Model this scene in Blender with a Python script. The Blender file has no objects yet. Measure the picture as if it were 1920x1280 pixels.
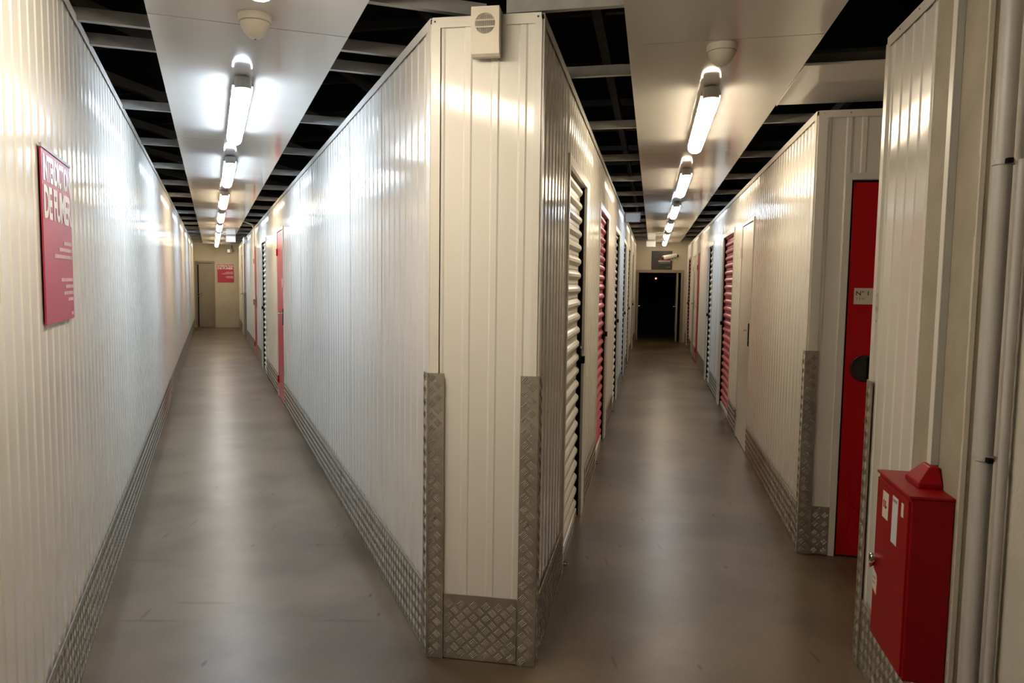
import bpy, bmesh, math, random
from mathutils import Vector, Matrix

random.seed(7)
sc = bpy.context.scene
COL = sc.collection

# ------------------------------------------------------------------ camera
CAM_H = 1.5
F_PX, PP_X = 1400.0, 900.0
pitch, roll = math.radians(4.65), math.radians(0.6)
fwd = Vector((0, math.cos(pitch), -math.sin(pitch)))
rgt = Vector((1, 0, 0))
dwn = fwd.cross(rgt)
c_, s_ = math.cos(roll), math.sin(roll)
ix = rgt * c_ - dwn * s_
iy = rgt * s_ + dwn * c_
cam_data = bpy.data.cameras.new('camera')
cam_data.sensor_width = 36.0
cam_data.lens = F_PX / 1920.0 * 36.0
cam_data.shift_x = (960.0 - PP_X) / 1920.0
cam_data.clip_start = 0.02
cam = bpy.data.objects.new('camera', cam_data)
COL.objects.link(cam)
cam.matrix_world = Matrix(((ix.x, -iy.x, -fwd.x, 0), (ix.y, -iy.y, -fwd.y, 0), (ix.z, -iy.z, -fwd.z, CAM_H), (0, 0, 0, 1)))
sc.camera = cam

# ------------------------------------------------------------------ world, exposure
world = bpy.data.worlds.new('world')
sc.world = world
world.use_nodes = True
world.node_tree.nodes['Background'].inputs[0].default_value = (1.0, 0.86, 0.70, 1)
world.node_tree.nodes['Background'].inputs[1].default_value = 0.012
sc.view_settings.view_transform = 'Standard'
sc.view_settings.look = 'None'
sc.view_settings.exposure = 0.0
sc.view_settings.gamma = 1.0
sc.view_settings.use_curve_mapping = False
sc.cycles.use_denoising = True
sc.cycles.max_bounces = 4
sc.cycles.diffuse_bounces = 3
sc.cycles.glossy_bounces = 3
sc.cycles.use_light_tree = False
sc.cycles.use_adaptive_sampling = True
sc.cycles.adaptive_threshold = 0.06
sc.cycles.adaptive_min_samples = 16
sc.cycles.transmission_bounces = 2
sc.cycles.caustics_reflective = False
sc.cycles.caustics_refractive = False
sc.cycles.sample_clamp_indirect = 6.0

WARM = (1.0, 0.84, 0.61)
MILD = (1.0, 0.87, 0.68)
COOL = (0.84, 1.0, 1.19)
TUBE = 32.0          # radiance of a lit diffuser

# ------------------------------------------------------------------ materials
def nodes_of(m):
    m.use_nodes = True
    nt = m.node_tree
    return nt, nt.nodes, nt.links, nt.nodes['Principled BSDF']

def mat(name, col, rough=0.5, metal=0.0, spec=0.5, coat=0.0, coat_rough=0.1, var=0.0, var_scale=4.0,
        bump=0.0, bump_scale=20.0, stretch=None, rough_var=0.0):
    m = bpy.data.materials.new(name)
    nt, N, Lk, P = nodes_of(m)
    P.inputs['Base Color'].default_value = (*col, 1)
    P.inputs['Roughness'].default_value = rough
    P.inputs['Metallic'].default_value = metal
    P.inputs['Specular IOR Level'].default_value = spec
    P.inputs['Coat Weight'].default_value = coat
    P.inputs['Coat Roughness'].default_value = coat_rough
    tc = N.new('ShaderNodeTexCoord')
    mp = N.new('ShaderNodeMapping')
    Lk.new(tc.outputs['Object'], mp.inputs[0])
    if stretch:
        mp.inputs['Scale'].default_value = stretch
    n = N.new('ShaderNodeTexNoise')
    n.inputs['Scale'].default_value = var_scale
    n.inputs['Detail'].default_value = 2
    Lk.new(mp.outputs[0], n.inputs['Vector'])
    if var > 0:
        r = N.new('ShaderNodeValToRGB')
        r.color_ramp.elements[0].position = 0.3
        r.color_ramp.elements[1].position = 0.7
        r.color_ramp.elements[0].color = (*[c * (1 - var) for c in col], 1)
        r.color_ramp.elements[1].color = (*[min(1, c * (1 + var * 0.6)) for c in col], 1)
        Lk.new(n.outputs['Fac'], r.inputs[0])
        Lk.new(r.outputs[0], P.inputs['Base Color'])
    if rough_var > 0:
        mr = N.new('ShaderNodeMapRange')
        mr.inputs['To Min'].default_value = max(0.02, rough - rough_var)
        mr.inputs['To Max'].default_value = rough + rough_var
        Lk.new(n.outputs['Fac'], mr.inputs['Value'])
        Lk.new(mr.outputs[0], P.inputs['Roughness'])
    if bump > 0:
        n2 = N.new('ShaderNodeTexNoise')
        n2.inputs['Scale'].default_value = bump_scale
        n2.inputs['Detail'].default_value = 1
        Lk.new(mp.outputs[0], n2.inputs['Vector'])
        b = N.new('ShaderNodeBump')
        b.inputs['Strength'].default_value = 1.0
        b.inputs['Distance'].default_value = bump
        Lk.new(n2.outputs['Fac'], b.inputs['Height'])
        Lk.new(b.outputs[0], P.inputs['Normal'])
    return m

def emit(name, col, strength):
    m = bpy.data.materials.new(name)
    nt, N, Lk, P = nodes_of(m)
    P.inputs['Base Color'].default_value = (0.8, 0.8, 0.8, 1)
    P.inputs['Roughness'].default_value = 0.3
    P.inputs['Emission Color'].default_value = (*col, 1)
    P.inputs['Emission Strength'].default_value = strength
    m.cycles.emission_sampling = 'FRONT'
    tc = N.new('ShaderNodeTexCoord')
    n = N.new('ShaderNodeTexNoise')
    n.inputs['Scale'].default_value = 30
    mr = N.new('ShaderNodeMapRange')
    mr.inputs['To Min'].default_value = 0.28
    mr.inputs['To Max'].default_value = 0.34
    Lk.new(tc.outputs['Object'], n.inputs['Vector'])
    Lk.new(n.outputs['Fac'], mr.inputs['Value'])
    Lk.new(mr.outputs[0], P.inputs['Roughness'])
    return m

def floor_material():
    m = bpy.data.materials.new('polished_concrete')
    nt, N, Lk, P = nodes_of(m)
    tc = N.new('ShaderNodeTexCoord')
    big = N.new('ShaderNodeTexNoise'); big.inputs['Scale'].default_value = 1.1; big.inputs['Detail'].default_value = 4
    fine = N.new('ShaderNodeTexNoise'); fine.inputs['Scale'].default_value = 60; fine.inputs['Detail'].default_value = 4
    Lk.new(tc.outputs['Object'], big.inputs['Vector']); Lk.new(tc.outputs['Object'], fine.inputs['Vector'])
    r = N.new('ShaderNodeValToRGB')
    r.color_ramp.elements[0].position = 0.40; r.color_ramp.elements[0].color = (0.082, 0.058, 0.034, 1)
    r.color_ramp.elements[1].position = 0.60; r.color_ramp.elements[1].color = (0.160, 0.119, 0.076, 1)
    Lk.new(big.outputs['Fac'], r.inputs[0])
    mx = N.new('ShaderNodeMixRGB'); mx.blend_type = 'MULTIPLY'; mx.inputs[0].default_value = 0.25
    Lk.new(r.outputs[0], mx.inputs[1]); Lk.new(fine.outputs['Fac'], mx.inputs[2])
    # scuffs: a few small elongated heel marks
    def marks(scale, stretch, rot, r0, r1, dark):
        mp = N.new('ShaderNodeMapping'); mp.inputs['Scale'].default_value = stretch; mp.inputs['Rotation'].default_value = (0, 0, rot)
        vor = N.new('ShaderNodeTexVoronoi'); vor.inputs['Scale'].default_value = scale; vor.voronoi_dimensions = '2D'
        Lk.new(tc.outputs['Object'], mp.inputs[0]); Lk.new(mp.outputs[0], vor.inputs['Vector'])
        rs = N.new('ShaderNodeValToRGB')
        rs.color_ramp.elements[0].position = r0; rs.color_ramp.elements[0].color = (dark, dark * 0.95, dark * 0.9, 1)
        rs.color_ramp.elements[1].position = r1; rs.color_ramp.elements[1].color = (1, 1, 1, 1)
        Lk.new(vor.outputs['Distance'], rs.inputs[0])
        return rs
    a = marks(1.0, (2.6, 0.9, 1), 0.3, 0.014, 0.026, 0.35)
    b2 = marks(0.8, (4.0, 0.55, 1), -0.25, 0.016, 0.030, 0.55)
    c2 = marks(0.55, (0.5, 4.5, 1), 0.1, 0.02, 0.05, 0.7)
    prev = mx
    for q in (a, b2, c2):
        mx2 = N.new('ShaderNodeMixRGB'); mx2.blend_type = 'MULTIPLY'; mx2.inputs[0].default_value = 1
        Lk.new(prev.outputs[0], mx2.inputs[1]); Lk.new(q.outputs[0], mx2.inputs[2])
        prev = mx2
    Lk.new(mx2.outputs[0], P.inputs['Base Color'])
    mr = N.new('ShaderNodeMapRange'); mr.inputs['To Min'].default_value = 0.285; mr.inputs['To Max'].default_value = 0.36
    big2 = N.new('ShaderNodeTexNoise'); big2.inputs['Scale'].default_value = 2.6; big2.inputs['Detail'].default_value = 5
    Lk.new(tc.outputs['Object'], big2.inputs['Vector'])
    Lk.new(big2.outputs['Fac'], mr.inputs['Value']); Lk.new(mr.outputs[0], P.inputs['Roughness'])
    P.inputs['Specular IOR Level'].default_value = 0.35
    b = N.new('ShaderNodeBump'); b.inputs['Distance'].default_value = 0.0006
    big3 = N.new('ShaderNodeTexNoise'); big3.inputs['Scale'].default_value = 8
    Lk.new(tc.outputs['Object'], big3.inputs['Vector'])
    Lk.new(big3.outputs['Fac'], b.inputs['Height']); Lk.new(b.outputs[0], P.inputs['Normal'])
    return m

M = dict(
    floor=floor_material(),
    clad=mat('cream_steel_cladding', (0.76, 0.725, 0.665), 0.12, spec=0.55, var=0.03, var_scale=2, bump=0.0012, bump_scale=4.5),
    trim=mat('cream_folded_trim', (0.72, 0.685, 0.62), 0.24, var=0.03, var_scale=3),
    slab=mat('wall_core', (0.35, 0.33, 0.3), 0.8, var=0.1),
    ceil=mat('white_enamel_ceiling_sheet', (0.76, 0.73, 0.68), 0.085, spec=0.8, var=0.03, var_scale=1.5, bump=0.0035, bump_scale=2.2),
    joist=mat('galvanised_joist', (0.33, 0.32, 0.30), 0.45, metal=0.3, var=0.12, var_scale=12),
    purlin=mat('dark_roof_steel', (0.075, 0.062, 0.052), 0.6, var=0.2, var_scale=6),
    deck=mat('unlit_void_black', (0.012, 0.012, 0.012), 0.9, var=0.2),  # near-black colour stands for missing light in roof void, doorway room and shell
    tread=mat('aluminium_tread_plate', (0.33, 0.295, 0.24), 0.38, metal=0.45, var=0.18, var_scale=9, rough_var=0.08),
    bars=mat('worn_raised_tread', (0.46, 0.43, 0.375), 0.25, metal=0.6, var=0.15, var_scale=14),
    red=mat('red_painted_steel', (0.46, 0.003, 0.007), 0.4, spec=0.2, var=0.06, var_scale=3, bump=0.0008, bump_scale=5),
    slat_red=mat('crimson_roller_slat', (0.50, 0.028, 0.055), 0.3, var=0.06, var_scale=5),
    slat_cream=mat('cream_roller_slat', (0.70, 0.665, 0.59), 0.3, var=0.05, var_scale=5),
    door_cream=mat('cream_flush_door', (0.70, 0.66, 0.58), 0.2, var=0.04, var_scale=2, bump=0.001, bump_scale=3),
    black=mat('black_steel', (0.008, 0.007, 0.006), 0.8, spec=0.08, var=0.2),
    dark=mat('black_plastic', (0.02, 0.018, 0.016), 0.4, var=0.2),
    chrome=mat('chrome', (0.75, 0.72, 0.68), 0.15, metal=1.0, var=0.05),
    brass=mat('brass', (0.5, 0.38, 0.2), 0.3, metal=1.0, var=0.1),
    firebox=mat('signal_red_enamel', (0.25, 0.0015, 0.004), 0.42, spec=0.2, var=0.05, var_scale=6),
    white=mat('white_plastic', (0.72, 0.69, 0.63), 0.35, var=0.03),
    ivory=mat('ivory_plastic', (0.66, 0.60, 0.50), 0.4, var=0.04),
    grey=mat('grey_plastic', (0.36, 0.34, 0.31), 0.45, var=0.06),
    pvc=mat('grey_pvc', (0.42, 0.40, 0.375), 0.4, var=0.05, var_scale=7),
    concrete=mat('raw_concrete', (0.35, 0.305, 0.235), 0.75, var=0.16, var_scale=5, bump=0.002, bump_scale=60),
    paintconc=mat('painted_concrete', (0.50, 0.465, 0.40), 0.6, var=0.10, var_scale=6, bump=0.0015, bump_scale=70),
    endwall=mat('beige_plaster', (0.52, 0.455, 0.35), 0.7, var=0.08, var_scale=3, bump=0.001, bump_scale=50),
    enddoor=mat('taupe_steel_door', (0.27, 0.225, 0.165), 0.4, var=0.06, var_scale=3),
    poster_red=mat('crimson_print', (0.42, 0.028, 0.07), 0.4, spec=0.5, var=0.04, var_scale=4),
    poster_dark=mat('charcoal_print', (0.03, 0.026, 0.022), 0.4, var=0.2, var_scale=6),
    ink_white=mat('white_print', (0.78, 0.74, 0.68), 0.3, var=0.03),
    ink_pink=mat('pale_pink_print', (0.70, 0.42, 0.42), 0.3, var=0.03),
    ink_red=mat('red_print', (0.5, 0.02, 0.03), 0.35, var=0.03),
    ink_grey=mat('grey_print', (0.25, 0.25, 0.25), 0.35, var=0.03),
    ink_black=mat('black_print', (0.015, 0.015, 0.015), 0.4, var=0.03),
    paper=mat('paper_label', (0.70, 0.64, 0.54), 0.5, var=0.04, var_scale=20),
    bluepaper=mat('pale_blue_label', (0.62, 0.64, 0.66), 0.5, var=0.04, var_scale=20),
    exitlamp=emit('exit_lamp_glow', (1.0, 0.9, 0.75), 0.35),
    led=emit('red_indicator_lamp', (1.0, 0.25, 0.2), 3.0),
)
TUBES = {}
def tube_mat(col, k=1.0):
    key = (col, k)
    if key not in TUBES:
        TUBES[key] = emit('lit_diffuser', col, TUBE * k)
    return TUBES[key]

# ------------------------------------------------------------------ mesh builder
class MB:
    def __init__(s):
        s.v, s.f = [], []
    def add(s, verts, faces):
        b = len(s.v)
        s.v += [tuple(p) for p in verts]
        s.f += [tuple(b + i for i in f) for f in faces]
        return s
    def box(s, x0, x1, y0, y1, z0, z1):
        x0, x1 = min(x0, x1), max(x0, x1); y0, y1 = min(y0, y1), max(y0, y1); z0, z1 = min(z0, z1), max(z0, z1)
        return s.add([(x0, y0, z0), (x1, y0, z0), (x1, y1, z0), (x0, y1, z0), (x0, y0, z1), (x1, y0, z1), (x1, y1, z1), (x0, y1, z1)],
                     [(0, 3, 2, 1), (4, 5, 6, 7), (0, 1, 5, 4), (1, 2, 6, 5), (2, 3, 7, 6), (3, 0, 4, 7)])
    def prism(s, poly, axis, a0, a1):
        """closed polygon in the two other axes, extruded along axis"""
        n = len(poly)
        def pt(p, a):
            return (a, p[0], p[1]) if axis == 'x' else (p[0], a, p[1]) if axis == 'y' else (p[0], p[1], a)
        vs = [pt(p, a0) for p in poly] + [pt(p, a1) for p in poly]
        fs = [tuple(range(n)), tuple(range(2 * n - 1, n - 1, -1))]
        fs += [(i, i + n, (i + 1) % n + n, (i + 1) % n) for i in range(n)]
        return s.add(vs, fs)
    def strip(s, prof, axis, a0, a1):
        """open profile extruded along axis"""
        n = len(prof)
        def pt(p, a):
            return (a, p[0], p[1]) if axis == 'x' else (p[0], a, p[1]) if axis == 'y' else (p[0], p[1], a)
        vs = [pt(p, a0) for p in prof] + [pt(p, a1) for p in prof]
        return s.add(vs, [(i, i + 1, i + 1 + n, i + n) for i in range(n - 1)])
    def tube(s, pts, r, n=10, caps=True):
        pts = [Vector(p) for p in pts]
        rings = []
        up = None
        for i, p in enumerate(pts):
            t = (pts[min(i + 1, len(pts) - 1)] - pts[max(i - 1, 0)]).normalized()
            if up is None:
                up = Vector((0, 0, 1)) if abs(t.z) < 0.9 else Vector((1, 0, 0))
            a = t.cross(up).normalized(); b = t.cross(a).normalized(); up = -b if False else up
            rings.append([p + a * r * math.cos(2 * math.pi * k / n) + b * r * math.sin(2 * math.pi * k / n) for k in range(n)])
        vs = [q for ring in rings for q in ring]
        fs = []
        for i in range(len(pts) - 1):
            for k in range(n):
                fs.append((i * n + k, i * n + (k + 1) % n, (i + 1) * n + (k + 1) % n, (i + 1) * n + k))
        if caps:
            fs.append(tuple(range(n - 1, -1, -1)))
            fs.append(tuple((len(pts) - 1) * n + k for k in range(n)))
        return s.add(vs, fs)
    def lathe(s, prof, n=24, axis='z', centre=(0, 0, 0)):
        """prof: (radius, height) list"""
        vs, fs = [], []
        for r, h in prof:
            for k in range(n):
                a = 2 * math.pi * k / n
                p = (r * math.cos(a), r * math.sin(a), h)
                if axis == 'y':
                    p = (p[0], h, p[1])
                vs.append((p[0] + centre[0], p[1] + centre[1], p[2] + centre[2]))
        for i in range(len(prof) - 1):
            for k in range(n):
                fs.append((i * n + k, i * n + (k + 1) % n, (i + 1) * n + (k + 1) % n, (i + 1) * n + k))
        fs.append(tuple(range(n - 1, -1, -1)))
        fs.append(tuple((len(prof) - 1) * n + k for k in range(n)))
        return s.add(vs, fs)
    def mesh(s, name, material, smooth=False, bevel=0.0):
        me = bpy.data.meshes.new(name)
        me.from_pydata(s.v, [], s.f)
        bm = bmesh.new(); bm.from_mesh(me)
        bmesh.ops.recalc_face_normals(bm, faces=bm.faces)
        if bevel > 0:
            es = [e for e in bm.edges if len(e.link_faces) == 2 and e.calc_face_angle(0) > 0.6]
            bmesh.ops.bevel(bm, geom=es, offset=bevel, segments=2, affect='EDGES', profile=0.6)
        bm.to_mesh(me); bm.free()
        me.materials.append(M[material] if isinstance(material, str) else material)
        if smooth:
            for p in me.polygons:
                p.use_smooth = True
            try:
                me.set_sharp_from_angle(angle=math.radians(35))
            except Exception:
                pass
        return me

def link(name, data, parent=None, loc=(0, 0, 0), rotz=0.0):
    o = bpy.data.objects.new(name, data)
    COL.objects.link(o)
    o.location = loc
    o.rotation_euler = (0, 0, rotz)
    if parent is not None:
        o.parent = parent
    return o

def part(name, mb, material, parent, loc=(0, 0, 0), rotz=0.0, smooth=False, bevel=0.0, label=None, kind=None):
    o = link(name, mb.mesh(name, material, smooth, bevel) if isinstance(mb, MB) else mb, parent, loc, rotz)
    if label: o['label'] = label
    if kind: o['kind'] = kind
    return o

def tag(o, label, cat, group=None, kind=None):
    o['label'] = label; o['category'] = cat
    if group: o['group'] = group
    if kind: o['kind'] = kind
    return o

def text_mb(txt, width, height, thick=0.0006, fat=0.0, spacing=1.0):
    cu = bpy.data.curves.new('lettering', 'FONT')
    cu.body = txt
    cu.size = 1.0
    cu.offset = fat
    cu.space_character = spacing
    cu.resolution_u = 3
    ob = bpy.data.objects.new('lettering', cu)
    COL.objects.link(ob)
    dg = bpy.context.evaluated_depsgraph_get()
    me = bpy.data.meshes.new_from_object(ob.evaluated_get(dg))
    vs = [v.co.copy() for v in me.vertices]
    fs = [tuple(p.vertices) for p in me.polygons]
    bpy.data.objects.remove(ob); bpy.data.curves.remove(cu); bpy.data.meshes.remove(me)
    x0 = min(v.x for v in vs); x1 = max(v.x for v in vs); y0 = min(v.y for v in vs); y1 = max(v.y for v in vs)
    kx = width / (x1 - x0); ky = height / (y1 - y0)
    m = MB()
    m.add([((v.x - x0) * kx, -thick, (v.y - y0) * ky) for v in vs], fs)
    return m

# ------------------------------------------------------------------ frames
AL, AR = math.radians(-19.785), math.radians(12.903)
uL, vL = Vector((math.sin(AL), math.cos(AL), 0)), Vector((math.cos(AL), -math.sin(AL), 0))
uR, vR = Vector((math.sin(AR), math.cos(AR), 0)), Vector((math.cos(AR), -math.sin(AR), 0))

class Fr:
    """local frame: x along e (to the right as one faces the wall), y into the wall, z up; sg maps corridor distance u to x"""
    def __init__(s, P0, e, sg=1):
        s.P = Vector(P0); s.e = Vector(e).normalized(); s.sg = sg
        s.y = Vector((-s.e.y, s.e.x, 0))
        s.rot = math.atan2(s.e.y, s.e.x)
    def at(s, x, y=0, z=0):
        return s.P + s.e * x + s.y * y + Vector((0, 0, z))
    def rng(s, u0, u1):
        a, b = s.sg * u0, s.sg * u1
        return min(a, b), max(a, b)

V_LW, V_BL, V_BR, V_RW = -0.495, 0.80, -0.42, 0.845
U_A, U_B = 2.78, 2.79
PA = uL * U_A + vL * V_BL
PB = uR * U_B + vR * V_BR
LF = (PB - PA).length
U_SIDE0, U_SIDE1 = 3.15, 4.38
END_L, END_R = 24.1, 19.5
H_L, H_C, H_R = 2.53, 2.473, 2.42
Z_CEIL = 2.50

WL = Fr(vL * V_LW, uL, 1)
WBL = Fr(vL * V_BL, -uL, -1)
WF = Fr(PA, PB - PA, 1)
WBR = Fr(vR * V_BR, uR, 1)
WR = Fr(vR * V_RW, -uR, -1)
WS = Fr(uR * U_SIDE1, vR, 1)
WEL = Fr(uL * END_L, vL, 1)
WER = Fr(uR * END_R, vR, 1)
CL = Fr((0, 0, 0), uL, 1)     # corridor frames: x = u, y = -v
CR = Fr((0, 0, 0), uR, 1)

# ------------------------------------------------------------------ setting: floor
mb = MB().box(-14, 12, -5, 30, -0.12, 0.0)
tag(link('floor', mb.mesh('floor', 'floor')), 'polished grey-brown concrete floor running through both corridors', 'floor', kind='structure')

# ------------------------------------------------------------------ cladding walls
PITCH = 0.1034
_sheets = {}
def sheet_mesh(w, z0, z1, phase):
    key = (round(w, 3), round(z0, 3), round(z1, 3), round(phase, 3))
    if key in _sheets:
        return _sheets[key]
    d = 0.0038
    prof = [(0.0, 0.0)]
    k = math.floor((0 - phase) / PITCH) - 1
    while True:
        c = phase + k * PITCH
        if c - 0.017 > w: break
        for dx, y in ((-0.017, 0.0), (-0.0105, -d), (0.0105, -d), (0.017, 0.0)):
            x = c + dx
            if 0.0005 < x < w - 0.0005:
                prof.append((x, y))
        k += 1
    prof.append((w, 0.0))
    m = MB().strip(prof, 'z', z0, z1)
    # folded edges give the sheet its depth
    m.add([(0, 0, z0), (0, 0.004, z0), (0, 0.004, z1), (0, 0, z1), (w, 0, z0), (w, 0.004, z0), (w, 0.004, z1), (w, 0, z1)], [(0, 1, 2, 3), (4, 5, 6, 7)])
    me = m.mesh('cladding_sheet', 'clad')
    _sheets[key] = me
    return me

def clad_wall(name, fr, u0, u1, h, openings, label, cap=True, first=None, thick=0.06):
    """slab with openings; ribbed sheets and a cap strip as parts"""
    s0, s1 = fr.rng(u0, u1)
    ops = sorted([(*fr.rng(a, b), hh) for a, b, hh in openings])
    spans, x = [], s0
    for a, b, hh in ops:
        spans.append((x, a, 0.0)); spans.append((a, b, hh)); x = b
    spans.append((x, s1, 0.0))
    out = [(s0, 0.0)]
    for a, b, hh in ops:
        out += [(a, 0.0), (a, hh), (b, hh), (b, 0.0)]
    out += [(s1, 0.0), (s1, h - 0.002), (s0, h - 0.002)]
    mb = MB().prism(out, 'y', 0.005, thick)
    w = link(name, mb.mesh(name, 'slab'), None, fr.P, fr.rot)
    tag(w, label, 'wall', kind='structure')
    for a, b, z in spans:
        if b - a < 0.02: continue
        n = max(1, math.ceil((b - a) / (PITCH * 10) - 0.001))
        edges = [a + (b - a) * i / n for i in range(n + 1)]
        for i in range(n):
            x0, x1 = edges[i], edges[i + 1]
            ph = PITCH * 0.5 if fr is not WF else 0.032
            link('cladding_sheet', sheet_mesh(x1 - x0 - 0.0015, z, h - 0.004, ph), w, (x0, 0, 0))
    if cap:
        part('cap_strip', MB().prism([(-0.0105, h - 0.035), (-0.0095, h - 0.035), (-0.0095, h), (thick, h), (thick, h + 0.003), (-0.0105, h + 0.003)], 'x', s0, s1), 'trim', w)
    return w

_tread = {}
def tread_mb(w, h, pitch=0.05):
    m = MB()
    ni, nj = int(w / pitch) + 2, int(h / pitch) + 2
    for i in range(-1, ni * 2):
        for j in range(-1, nj * 2):
            if (i + j) % 2: continue
            cx, cz = i * pitch / 2 + 0.02, j * pitch / 2 + 0.022
            if not (0.016 < cx < w - 0.016 and 0.016 < cz < h - 0.016): continue
            sgn = 1 if i % 2 == 0 else -1
            d = Vector((1, sgn)).normalized(); q = Vector((-sgn, 1)).normalized()
            for t in (-1.5, -0.5, 0.5, 1.5):
                o = Vector((cx, cz)) + q * t * 0.0062
                L2 = 0.0135
                p = [o - d * L2 - q * 0.0021, o + d * L2 - q * 0.0021, o + d * L2 + q * 0.0021, o - d * L2 + q * 0.0021]
                a, b = o - d * L2 * 0.8, o + d * L2 * 0.8
                m.add([(k.x, 0, k.y) for k in p] + [(a.x, -0.0019, a.y), (b.x, -0.0019, b.y)],
                      [(0, 1, 5, 4), (1, 2, 5), (2, 3, 4, 5), (3, 0, 4)])
    return m

def tread_plate(parent, name, w, h, loc, rotz=0.0, y=-0.012, pattern=True):
    key = (round(w, 3), round(h, 3))
    if key not in _tread:
        _tread[key] = (MB().box(0, w, 0, 0.004, 0, h).mesh('tread_plate', 'tread'), None)
    if pattern and _tread[key][1] is None:
        _tread[key] = (_tread[key][0], tread_mb(w, h).mesh('tread_pattern', 'bars'))
    o = link(name, _tread[key][0], parent, loc, rotz)
    if pattern:
        t = link('tread_pattern', _tread[key][1], o)
        t['kind'] = 'stuff'
    return o

def baseboard(name, fr, spans, label, h=0.27, far=11.0):
    root = link(name, None, None, fr.P, fr.rot)
    tag(root, label, 'baseboard', kind='structure')
    for u0, u1 in spans:
        s0, s1 = fr.rng(u0, u1)
        n = max(1, math.ceil((s1 - s0) / 2.5))
        for i in range(n):
            a, b = s0 + (s1 - s0) * i / n, s0 + (s1 - s0) * (i + 1) / n
            um = u0 + (u1 - u0) * ((i + 0.5) / n if fr.sg > 0 else 1 - (i + 0.5) / n)
            tread_plate(root, 'tread_plate', b - a - 0.002, h, (a, -0.0125, 0.004), pattern=um < far)
    return root

def guard(fa, sa0, sa1, fb, sb0, sb1, corner, h, label):
    """angle of tread plate folded round a corner of two walls"""
    root = link('corner_guard', None, None, corner)
    tag(root, label, 'corner guard', 'tread plate corner guards')
    for fr, a, b in ((fa, sa0, sa1), (fb, sb0, sb1)):
        p = fr.at(a, -0.017, 0.002) - Vector(corner)
        tread_plate(root, 'guard_leaf', b - a, h, p, fr.rot)
        for z in (h - 0.03, h * 0.5):
            part('screw', MB().lathe([(0.004, -0.003), (0.004, 0.0)], 10, 'y', ((a + b) / 2 - a, 0, z)), 'chrome', root, p, fr.rot)
    return root

# openings --------------------------------------------------------
HD = 2.08
BL_ROLL = (11.95, 12.95); BL_RED = (9.02, 9.82); BL_RED2 = (14.45, 15.25)
BR_R1 = (3.76, 4.74); BR_R2 = (6.02, 7.14); BR_R3 = (8.55, 9.6); BR_R4 = (11.1, 12.05); BR_R5 = (13.3, 14.3); BR_R6 = (16.0, 17.0)
HR = 2.045
RW_H1 = (6.84, 7.64); RW_R1 = (8.42, 9.62); RW_R2 = (11.15, 12.0); RW_H2 = (14.15, 14.85); RW_H3 = (15.6, 16.4); RW_R3 = (17.5, 18.6)
BL_END = 19.0

clad_wall('wall_left', WL, -4.0, END_L, H_L, [], 'long unbroken ribbed cream wall that carries the crimson no-smoking poster')
clad_wall('wall_middle_left', WBL, U_A, BL_END, H_C, [(*BL_RED, HD), (*BL_ROLL, HD), (*BL_RED2, HD)],
          'ribbed wall of the central block facing the cool-lit corridor')
clad_wall('wall_far_left', WBL, 20.3, END_L, H_C, [(20.75, 21.5, HD)], 'short ribbed wall beyond the side passage near the taupe end door')
WFX = Fr(uL * BL_END, vL, 1)
fl_end = WFX
clad_wall('wall_front', WF, 0.0, (PB - PA).length, H_C, [], 'narrow ribbed end of the central block between the two corridors')
clad_wall('wall_middle_right', WBR, U_B, END_R, H_C, [(*BR_R1, HD), (*BR_R2, HD), (*BR_R3, HD), (*BR_R4, HD), (*BR_R5, HD), (*BR_R6, HD)],
          'ribbed wall of the central block with a row of roller shutters')
clad_wall('wall_right', WR, U_SIDE1, END_R, H_R, [(*RW_H1, HR), (*RW_R1, HR), (*RW_R2, HR), (*RW_H2, HR), (*RW_H3, HR), (*RW_R3, HR)],
          'ribbed cream wall of the shutter corridor opposite the central block')
clad_wall('wall_near_right', WR, 2.66, U_SIDE1 - (U_SIDE1 - U_SIDE0), H_R, [], 'short ribbed panel wall beside the red fire box')
clad_wall('wall_side', WS, V_RW, 3.2, H_R, [(1.023, 1.88, 2.055)], 'ribbed return wall around the red door marked number one')
# far face of the near right block and the back of the side passage
WS2 = Fr(uR * U_SIDE0, -vR, -1)
clad_wall('wall_side_near', WS2, V_RW + 0.07, 3.2, H_R, [], 'ribbed wall on the near side of the side passage, facing away')
WS3 = Fr(vR * 3.2, -uR, -1)
clad_wall('wall_side_end', WS3, U_SIDE0, U_SIDE1, H_R, [], 'ribbed wall closing the side passage past the red door')

# corner trims
def corner_trim(parent_name, fr, x0, x1, h, y=-0.0115, z0=0.0):
    o = bpy.data.objects[parent_name]
    part('corner_trim', MB().box(x0, x1, y, 0.004, z0, h), 'trim', o)
corner_trim('wall_front', WF, -0.004, 0.031, H_C - 0.02)
corner_trim('wall_front', WF, (PB - PA).length - 0.022, (PB - PA).length + 0.003, H_C - 0.02)
corner_trim('wall_middle_left', WBL, -U_A - 0.045, -U_A + 0.003, H_C - 0.02)
corner_trim('wall_middle_right', WBR, U_B - 0.003, U_B + 0.03, H_C - 0.02)
corner_trim('wall_right', WR, -U_SIDE1 - 0.045, -U_SIDE1 + 0.0, H_R - 0.02)
corner_trim('wall_side', WS, V_RW - 0.003, V_RW + 0.045, H_R - 0.02)
corner_trim('wall_near_right', WR, -U_SIDE0 - 0.01, -U_SIDE0 + 0.03, H_R - 0.02)
part('edge_trim', MB().box(1.023 - 0.033, 1.022, -0.0115, 0.004, 0, 2.085), 'trim', bpy.data.objects['wall_side'])
part('edge_trim', MB().box(0.99, 1.9, -0.0125, 0.004, 2.057, 2.09), 'trim', bpy.data.objects['wall_side'])
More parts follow.
